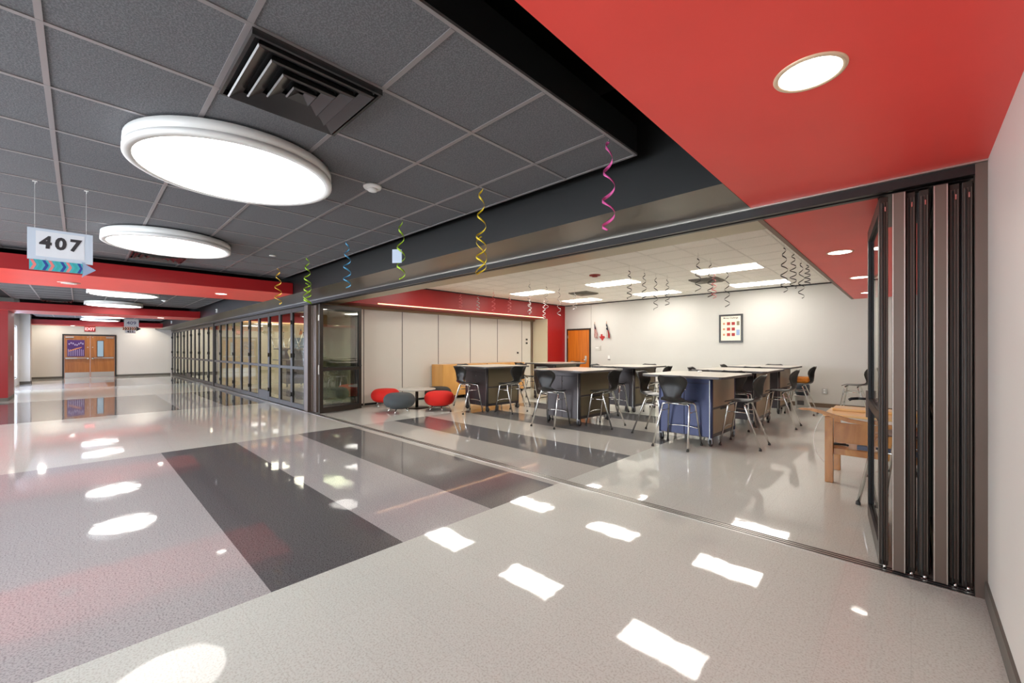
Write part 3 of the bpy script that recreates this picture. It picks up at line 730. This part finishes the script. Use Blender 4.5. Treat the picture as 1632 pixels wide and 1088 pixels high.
# ------------------------------------------------------------------ stools
PR = [(0.225, .625, .150, .0), (.215, .642, .185, .0), (.18, .652, .205, .003), (.10, .650, .215, .008), (0, .645, .215, .014), (-.10, .645, .205, .024), (-.165, .655, .180, .036),
      (-.205, .682, .150, .045), (-.222, .72, .120, .045), (-.222, .77, .128, .050), (-.220, .82, .155, .062), (-.222, .87, .186, .074), (-.230, .92, .205, .072), (-.243, .965, .206, .058), (-.258, 1.002, .186, .036), (-.272, 1.03, .14, .018)]
def shell():
    m = MB(); nu = 32; rows = []
    P = []
    for i in range(len(PR)-1):
        for k in range(2):
            t = k/2; P.append(tuple(PR[i][j]*(1-t)+PR[i+1][j]*t for j in range(4)))
    P.append(PR[-1])
    n = len(P)
    for i, (y, z, w, c) in enumerate(P):
        a = P[max(0, i-1)]; d = P[min(n-1, i+1)]
        ty, tz = d[0]-a[0], d[1]-a[1]; l = sqrt(ty*ty+tz*tz); ty /= l; tz /= l
        ny, nz = tz, -ty        # toward the sitter
        if nz < 0 and i < n*.4: ny, nz = -ny, -nz
        if i >= n*.4 and ny < 0: ny, nz = -ny, -nz
        row = []
        for k in range(nu+1):
            u = -1 + 2*k/nu
            rib = 0
            if i > n*.52 and i < n*.93 and abs(u) < .86: rib = .0055*cos(k*pi) * min(1, (i-n*.52)/4)
            off = c*u*u + rib
            row.append(m.b.verts.new((u*w, y+ny*off, z+nz*off)))
        rows.append(row)
    for a, c in zip(rows, rows[1:]):
        for k in range(nu):
            f = m.b.faces.new((a[k], a[k+1], c[k+1], c[k])); f.smooth = True
    g = m.b.faces[:]
    bmesh.ops.recalc_face_normals(m.b, faces=g)
    bmesh.ops.solidify(m.b, geom=g, thickness=.009)
    return m
def arc_pts(p0, p1, p2, n=5):
    p0, p1, p2 = map(Vector, (p0, p1, p2))
    return [(p0*(1-t)**2 + p1*2*t*(1-t) + p2*t*t) for t in [i/n for i in range(n+1)]]
def make_stool():
    t = thing('stool', 'x', 'stool', (0, 0, 0))
    shell().build('seat_shell', PLAST, t)
    zt = .612
    # legs: front pair and rear pair; tops bend inward into cross tubes
    for sx in (-1, 1):
        for fy, ty in ((.255, .165), (-.265, -.06)):
            foot = Vector((sx*.25, fy, .012)); top = Vector((sx*.195, ty, zt-.03))
            pts = [foot, top] + arc_pts(top, (sx*.188, ty-(.012 if ty > 0 else -.01), zt+.005), (sx*.15, ty-(.02 if ty > 0 else -.015), zt+.004))[1:]
            l = MB().tube(pts, .0135, 10).build('leg', CHROME, t)
            MB().lathe([(0, 0), (.019, 0), (.018, .02), (.014, .032), (0, .032)], 12).build('foot_cap', RUB, l, foot - Vector((0, 0, .012)))
        # side brace
        def at(fy, ty, z):
            k = (z-.012)/(zt-.03-.012); return Vector((sx*(.25+(.195-.25)*k), fy+(ty-fy)*k, z))
        MB().tube([at(.255, .165, .50), at(-.265, -.06, .50)], .008, 8).build('side_brace', CHROME, t)
    MB().tube([(-.15, .145, zt+.004), (.15, .145, zt+.004)], .0135, 10).build('front_tube', CHROME, t)
    MB().tube([(-.15, -.045, zt+.004), (.15, -.045, zt+.004)], .0135, 10).build('rear_tube', CHROME, t)
    k = (.25-.012)/(zt-.042); xx = .25-.055*k; yy = .255-.09*k
    MB().tube([(-xx, yy, .25), (-xx*.5, yy+.008, .262), (0, yy+.01, .266), (xx*.5, yy+.008, .262), (xx, yy, .25)], .009, 8).build('footrest', CHROME, t)
    return t
proto = make_stool()
GS = 'black shell stools with chrome legs around the tables'
ST = [
 (-2.45, 6.02, 0, 'black fan-ribbed stool in front of the navy cabinet table, back to the camera'),
 (-1.76, 6.74, 90, 'black stool at the right side of the navy cabinet table, seen in profile'),
 (-3.10, 6.66, -90, 'black stool at the left side of the navy cabinet table'),
 (-4.77, 6.00, 4, 'black stool in front of the middle front table, back to the camera'),
 (-5.42, 6.80, -90, 'black stool at the left side of the middle front table'),
 (-4.04, 6.68, 92, 'black stool at the right side of the middle front table'),
 (-7.16, 6.0, -6, 'black stool in front of the left table, near the wooden cabinet'),
 (-6.48, 6.72, 92, 'black stool at the right side of the left front table'),
 (-7.9, 8.76, -8, 'black stool in front of the back left table by the red pier'),
 (-4.78, 8.22, 3, 'black stool in front of the back middle table'),
 (-4.10, 9.05, 94, 'black stool at the right of the back middle table, half behind the navy table'),
 (-1.71, 8.88, 91, 'black stool at the right side of the second right-hand table, in profile'),
 (-2.24, 8.10, 2, 'black stool in front of the second right-hand table, seen behind the navy one'),
 (-1.74, 10.95, 90, 'black stool at the right of the rear right table, with an orange pillow on it'),
 (-2.45, 10.16, 4, 'black stool in front of the rear right table'),
 (-2.76, 7.54, 180, 'black stool behind the navy cabinet table, only its back top showing'),
 (-3.08, 8.85, -88, 'black stool left of the second right-hand table, its back showing over the navy table'),
 (-3.10, 10.95, -90, 'black stool left of the rear right table'),
 (-2.45, 11.72, 180, 'black stool behind the rear right table, against the back wall'),
 (-4.80, 9.82, 180, 'black stool behind the back middle table, only its top showing'),
 (-5.52, 9.0, -90, 'black stool left of the back middle table, by the door'),
 (-4.68, 7.58, 182, 'black stool behind the middle front table, only its back top showing'),
 (-7.2, 7.62, 180, 'black stool behind the left front table'),
 (-7.95, 6.72, -88, 'black stool left of the left front table, beside the wooden cabinet'),
 (-7.45, 10.36, 184, 'black stool behind the back left table, in front of the orange door'),
 (-.84, 11.35, 88, 'black stool standing alone near the back wall, seen left of the right stack'),
 (-.02, 5.02, 70, 'black stool mostly hidden behind the right folded stack, one leg showing'),
]
for i, (x, y, rz, l) in enumerate(ST):
    o = proto if i == 0 else copy_tree(proto)
    o.location = (x, y, 0); o.rotation_euler = (0, 0, R(rz)); tag(o, l, 'stool', GS)

# ------------------------------------------------------------------ workbench tables
def rrect(w, d, r, n=4):
    P = []
    for cx, cy, a0 in ((w/2-r, d/2-r, 0), (-w/2+r, d/2-r, 90), (-w/2+r, -d/2+r, 180), (w/2-r, -d/2+r, 270)):
        for k in range(n+1):
            a = R(a0 + 90*k/n); P.append((cx+r*cos(a), cy+r*sin(a)))
    return P
def table(x, y, rz, label, front, side, ww=1.22, dd=1.38):
    t = thing('workbench_table', label, 'table', (x, y, 0), R(rz), 'tall workbench tables on casters')
    b = MB().prism(rrect(ww, dd, .09), 'z', .982, 1.016)
    bmesh.ops.recalc_face_normals(b.b, faces=b.b.faces[:])
    for f in b.b.faces:
        if abs(f.normal.z) < .5 or f.calc_center_median().z < .99: f.material_index = 1
    b.build('tabletop', [TOP, EDGE], t)
    a, c = .40, .50
    MB().box(-a+.012, a-.012, -c+.012, c-.012, .125, .982).build('cabinet_body', CABM, t)
    # front door pair, top rail
    d1 = MB().box(-a+.035, -.003, -c, -c+.014, .135, .90, .003).build('door', front, t)
    d2 = MB().box(.003, a-.035, -c, -c+.014, .135, .90, .003).build('door', front, t)
    MB().box(-a+.035, a-.035, -c+.001, -c+.014, .905, .975, .002).build('top_rail', front, t)
    MB().lathe([(0, 0), (.012, 0), (.010, .008), (0, .010)], 12).build('lock', CHROME, d2, (-.02+.04, -c, .80), (pi/2, 0, 0))
    # rounded corner posts with pale edge strip
    for sx in (-1, 1):
        for sy in (-1, 1):
            MB().tube([(sx*(a-.022), sy*(c-.022), .125), (sx*(a-.022), sy*(c-.022), .975)], .026, 16).build('corner_post', front, t)
    MB().box(a-.036, a-.028, -c-.007, -c-.002, .12, .95).build('edge_strip', ALU, t)
    # sides: bins
    for sx in (-1, 1):
        x0, x1 = sorted((sx*(a-.012), sx*a))
        MB().box(x0, x1, -c+.05, c-.05, .56, .97, .003).build('side_panel', side, t)
        MB().box(x0, x1, -c+.05, c-.05, .18, .53, .003).build('storage_bin', side, t)
        x0, x1 = sorted((sx*a, sx*(a+.004)))
        MB().box(x0, x1, -.16, .16, .505, .53).build('bin_pull', GASK, t)
    for sx in (-1, 1):
        for sy in (-1, 1):
            cst = MB(); cx, cy = sx*(a-.03), sy*(c-.03)
            cst.box(cx-.026, cx+.026, cy-.024, cy+.024, .098, .126); cst.box(cx-.028, cx-.020, cy-.02, cy+.030, .035, .10); cst.box(cx+.020, cx+.028, cy-.02, cy+.030, .035, .10)
            w = cst.build('caster', CASTM, t)
            MB().tube([(cx-.016, cy+.012, .047), (cx+.016, cy+.012, .047)], .0465, 20).build('wheel', RUB, w)
    return t
table(-2.44, 6.78, -1.5, 'tall table with navy cabinet and pale top, nearest the red soffit', CABB, CABT)
table(-4.72, 6.80, -2.5, 'tall dark cabinet table, middle one of the front row', CABM, CABS)
table(-7.20, 6.82, -3, 'tall dark cabinet table at the front left, before the wooden cabinets', CABM, CABS)
table(-2.39, 8.86, -1, 'tall table with tan side panels, second in the right-hand column', CABM, CABT)
table(-2.43, 10.95, -1, 'tall table at the back right, last in the right-hand column', CABM, CABT)
table(-4.80, 9.02, -2, 'tall dark cabinet table, back one of the middle column', CABM, CABS)
table(-7.42, 9.55, -2, 'tall cabinet table at the back left, before the red pier', CABM, CABS)
tag(MB().prism([(-.05, -.02), (.05, -.03), (.055, .02), (-.04, .03)], 'z', 0, .003).build('paper_slip', PAPER, None, (-4.30, 6.12, 1.016)), 'small white paper slip on the middle front tabletop', 'paper')
tag(MB().lathe([(0, 0), (.035, 0), (.035, .02), (.02, .028), (0, .03)], 20).build('tape_dispenser', WHITE, None, (-2.55, 7.2, 1.016)), 'small white object on the navy cabinet table top', 'dispenser')

# room 2: table with stools upside down
table(-17.0, 5.7, 86, 'tall table with upturned stools, seen through the glass wall', CABM, CABS)
for i, (x, y) in enumerate(((-17.35, 5.35), (-16.75, 5.55), (-17.1, 6.1))):
    o = copy_tree(proto); o.location = (x, y, 2.055); o.rotation_euler = (pi, 0, R((40, -60, 200)[i]))
    tag(o, ['left', 'right', 'rear'][i] + ' one of three stools turned upside down on the table behind the glass', 'stool', 'upturned stools behind the glass')

# ------------------------------------------------------------------ lounge corner
def pouf(x, y, m, label, rz=0, r=.345):
    t = thing('pouf', label, 'pouf', (x, y, 0), R(rz), 'round upholstered poufs around the coffee table')
    pr = [(0, .115)] + [(r-.16+.16*cos(a_), .272+.157*sin(a_)) for a_ in [R(-90+180*k_/14) for k_ in range(15)]] + [(r*.3, .430), (0, .431)]
    MB().lathe(pr, 48).build('cushion', m, t)
    MB().lathe([(0, .095), (r*.55, .095), (r*.6, .117), (0, .117)], 24).build('base_plate', RUB, t)
    for k in range(5):
        a = 2*pi*k/5
        MB().tube([(r*.5*cos(a), r*.5*sin(a), .112), (r*.76*cos(a), r*.76*sin(a), .010)], .012, 8, radii=[.015, .010]).build('leg', CHROME, t)
pouf(-8.20, 4.93, GREYF, 'grey round pouf, nearest the glass leaf and camera', 20)
pouf(-7.88, 5.78, REDF, 'red round pouf to the right of the coffee table', 50)
pouf(-9.32, 5.22, REDF, 'red round pouf behind the grey one, near the glass leaf')
pouf(-8.85, 6.45, BLKF, 'charcoal round pouf half hidden behind the coffee table', 10)
t = thing('coffee_table', 'low round pale coffee table with a dark pedestal', 'table', (-8.58, 5.63, 0))
MB().lathe([(0, .43), (.43, .43), (.445, .437), (.445, .452), (.435, .458), (0, .458)], 48).build('table_top', mat('table_grey', (184, 180, 170), .35, coat=.3), t)
MB().lathe([(0, .012), (.038, .012), (.036, .43), (0, .43)], 20).build('pedestal', FRAME, t)
MB().lathe([(0, 0), (.30, 0), (.30, .006), (.10, .018), (0, .018)], 40).build('base', FRAME, t)
# wooden cabinets
for i, (y, l) in enumerate(((7.77, 'honey maple storage cabinet against the partition, nearest the red poufs'), (9.47, 'honey maple storage cabinet against the partition, behind the left table'))):
    t = thing('storage_cabinet', l, 'cabinet', (-9.57, y, 0), group='maple cabinets against the partition')
    MB().box(-.25, .25, -.83, .83, .095, .975, .004).build('body', MAPLE, t)
    for k in range(3):
        d_ = MB().box(.25, .268, -.82+k*.55, -.28+k*.55, .11, .96, .003).build('door', MAPLE, t)
        MB().box(.268, .285, -.35+k*.55, -.335+k*.55, .5, .62).build('door_pull', ALU, d_)
    for sx in (-.2, .2):
        for sy in (-.75, 0, .75):
            q = MB(); q.box(sx-.02, sx+.02, sy-.02, sy+.02, .06, .096); q.tube([(sx-.012, sy, .035), (sx+.012, sy, .035)], .034, 14); q.build('caster', GASK, t)

# ------------------------------------------------------------------ wooden desk at the right
t = thing('wooden_desk', 'honey wood desk with curved front rail, beside the right folded stack', 'desk', (-.66, 5.47, 0))
W = 1.45
for sx, sy in ((0, 0), (W-.07, 0), (0, .62), (W-.07, .62)): MB().box(sx, sx+.07, sy, sy+.07, 0, .69, .004).build('leg', HONEY, t)
MB().box(.08, W-.08, .02, .045, .43, .635, .003).build('drawer_front', HONEY, t)
MB().box(.07, W-.07, .03, .06, .30, .365, .003).build('lower_rail', HONEY, t)
MB().box(.02, .05, .07, .62, .30, .365, .003).build('side_rail', HONEY, t)
MB().box(.04, W-.04, .06, .66, .35, .368).build('shelf', HONEY, t)
pl = [(-.235, .752), (-.20, .764), (-.12, .766), (-.03, .752), (.10, .712), (.22, .684), (.40, .662), (W, .650), (W, .622), (.36, .634), (.20, .652), (.06, .690), (-.04, .722), (-.13, .742), (-.20, .742)]
MB().prism(pl, 'y', -.02, .03).build('curved_rail', HONEY, t)
MB().box(-.02, W, .03, .70, .692, .715, .004).build('desk_top', PINE, t)
MB().box(.02, W, .40, .70, .716, .742, .004).build('raised_board', PINE, t)
MB().box(.005, .045, -.008, .0, .60, .66).build('corner_block', HONEY, t)
tag(MB().box(-.40, .25, 5.52, 5.85, .370, .415, .004).build('binder', mat('binder_grey', (78, 82, 100), .4)), 'flat grey and black binder lying on the desk shelf', 'binder')
q = MB(); q.tube([(-.62, 5.62, .385), (-.50, 5.66, .385)], .012, 8); q.tube([(-.60, 5.70, .382), (-.48, 5.64, .382)], .010, 8)
tag(q.build('tool_bundle', RUB), 'small bundle of dark rods at the left end of the desk shelf', 'tools')
tag(MB().tube(arc_pts((-.70, 5.9, .69), (-.95, 6.0, .3), (-.75, 6.3, .01), 10), .0035, 6).build('cable', WHITE), 'thin white cable drooping beside the wooden desk', 'cable')

# bucket, pillow, wall pieces
t = thing('bucket', 'white plastic bucket on the floor by the back wall', 'bucket', (-1.86, 11.85, 0))
MB().lathe([(0, 0), (.125, 0), (.15, .30), (.158, .30), (.158, .315), (.146, .315), (.122, .01), (0, .01)], 32).build('body', WHITE, t)
MB().box(-.07, .06, -.158, -.150, .10, .20).build('printed_label', mat('label_grey', (120, 122, 124), .6), t)
MB().tube(arc_pts((-.15, 0, .30), (0, -.22, .16), (.15, 0, .30), 10), .003, 6).build('handle', STEEL, t)
tag(MB().lathe([(0, .0), (.11, .0), (.15, .08), (.15, .24), (.09, .30), (0, .32)], 16).build('bag', mat('bag_blue_grey', (74, 82, 92), .5, bump=.6, bscale=14), None, (-1.86, 11.85, .317)), 'blue-grey bag sitting on top of the white bucket', 'bag')
pw = MB().box(-.17, .19, -.17, .17, 0, .135, .045)
tag(pw.build('pillow', mat('orange_cushion', (204, 124, 34), .7, var=.1, vscale=8), None, (-1.76, 10.95, .668)), 'orange pillow lying on the rear right stool', 'pillow')
t = thing('wall_outlet', 'grey outlet plate low on the back wall at the right', 'outlet', (-1.50, 12.394, .40))
MB().box(-.05, .05, -.012, .006, -.065, .065, .003).build('plate', ALU, t)
for z in (-.028, .028): MB().box(-.018, .018, -.014, -.011, z-.016, z+.016).build('socket', WHITE, t)
t = thing('light_switch', 'white switch with a small dark box below, right of the classroom door', 'light switch', (-7.36, 12.394, 1.12))
MB().box(-.04, .04, -.012, .006, -.05, .07, .003).build('plate', WHITE, t)
MB().box(-.03, .045, -.03, -.0, -.075, -.052).build('holder', RUB, t)
t = thing('room_sign', 'pale grey wall plate under the small flags', 'sign', (-7.78, 12.394, 1.44))
MB().box(-.11, .11, -.008, .006, -.08, .08, .002).build('plate', mat('plate_grey', (190, 188, 182), .5), t)
MB().box(-.10, .02, -.010, -.007, -.01, .04).build('card', WHITE, t)
MB().box(.06, .085, -.010, -.007, -.07, .05).build('metal_strip', ALU, t)  # plain aluminium strip on the plate
# poster
t = thing('framed_poster', 'black framed poster with rows of small red pictures on the back wall', 'poster', (-3.567, 12.385, 1.975))
w, h = .30, .385
q = MB(); q.ring_frame(-w, w, -h, h, .05, -.02, .012); q.build('frame', mat('frame_black', (42, 38, 34), .3), t)
MB().box(-w+.045, w-.045, -.012, .010, -h+.045, h-.045).build('print', mat('poster_cream', (236, 228, 208), .5), t)
text_mesh('headline', 'Money Challenge', .062, INK, t, (.0, -.0135, .285), (pi/2, 0, 0), bold=.0008, sx=.86)
for r_ in range(3):
    for c_ in range(3):
        cc = ((196, 120, 90), (150, 50, 44), (140, 40, 40))[c_]
        s_ = .028 if c_ == 0 else .042
        x = (-.17, -.055, .065)[c_]; z = (.13, -.02, -.17)[r_]
        MB().box(x-s_, x+s_, -.0145, -.012, z-s_, z+s_).build('picture', mat('pic%d' % c_, cc, .6, var=.5, vscale=60), t)
MB().box(.15, .22, -.0145, -.012, .08, .19).build('side_note', mat('note_dark', (120, 112, 90), .6, var=.4, vscale=60), t)
MB().box(.14, .225, -.0145, -.012, -.19, -.04).build('side_note', mat('note_blue', (140, 160, 196), .6, var=.2, vscale=60), t)
# flags
def flag(x, label, cols, sgn):
    t = thing('small_flag', label, 'flag', (x, 12.36, 2.07), 0, 'two small staff flags on the back wall')
    MB().tube([(0, .02, -.28), (0, .0, .28)], .006, 8).build('staff', HONEY, t)
    q = MB(); n = 10; rows = []
    for j in range(12):
        z = .22 - j*.043; wd = .03 + .012*min(j, 8)
        row = []
        for i in range(n+1):
            u = i/n
            row.append(q.b.verts.new((-sgn*.01 + sgn*wd*u*1.2, -.012 + .012*sin(u*9 + j*.3), z - u*.05)))
        rows.append(row)
    for j, (a, c) in enumerate(zip(rows, rows[1:])):
        for i in range(n):
            f = q.b.faces.new((a[i], a[i+1], c[i+1], c[i])); f.smooth = True
            if cols == 'stripes': f.material_index = 0 if j < 4 and i < 7 else 1 + ((i + j//2) % 2)
            else: f.material_index = 0 if j < 5 else (1 if i > 4 else 2)
    bmesh.ops.solidify(q.b, geom=q.b.faces[:], thickness=.003)
    NV = mat('flag_navy', (44, 50, 70), .7); RD = mat('flag_red', (176, 44, 44), .7); WH = mat('flag_white', (226, 218, 210), .7)
    q.build('cloth', [NV, RD, WH], t)
    if cols != 'stripes':
        P = []
        for k in range(10):
            a = pi/2 + k*pi/5; r_ = .028 if k % 2 == 0 else .011
            P.append((sgn*.022 + r_*cos(a), .08 + r_*sin(a)))
        MB().prism(P, 'y', -.032, -.028).build('star', WH, t)
flag(-7.90, 'small striped flag with navy canton, left of the pair', 'stripes', 1)
flag(-7.44, 'small navy, white and red flag with one star, right of the pair', 'lone', 1)
TX = [(-.04, .10), (.02, .10), (.02, .045), (.07, .035), (.11, .02), (.11, -.03), (.06, -.06), (.035, -.12), (.0, -.10), (-.02, -.06), (-.05, -.05), (-.07, -.02), (-.11, .02), (-.04, .02)]
tag(MB().prism(TX, 'y', -.012, .006).build('red_cutout', mat('cutout_red', (168, 34, 30), .5), None, (-7.63, 12.392, 1.82)), 'dark red state-shaped cutout between the two small flags', 'wall decoration')

# ------------------------------------------------------------------ world + view
w = bpy.data.worlds.new('world'); bpy.context.scene.world = w; w.use_nodes = True
w.node_tree.nodes['Background'].inputs[0].default_value = (.8, .85, 1, 1); w.node_tree.nodes['Background'].inputs[1].default_value = .3
sc = bpy.context.scene
sc.view_settings.view_transform = 'Standard'; sc.view_settings.look = 'None'; sc.view_settings.gamma = 1; sc.view_settings.exposure = 1.07
sc.view_settings.use_curve_mapping = False
sc.cycles.use_denoising = True
sc.cycles.max_bounces = 10; sc.cycles.diffuse_bounces = 6; sc.cycles.glossy_bounces = 5; sc.cycles.transparent_max_bounces = 24; sc.cycles.transmission_bounces = 6
sc.cycles.sample_clamp_indirect = 8
sc.cycles.caustics_reflective = False; sc.cycles.caustics_refractive = False
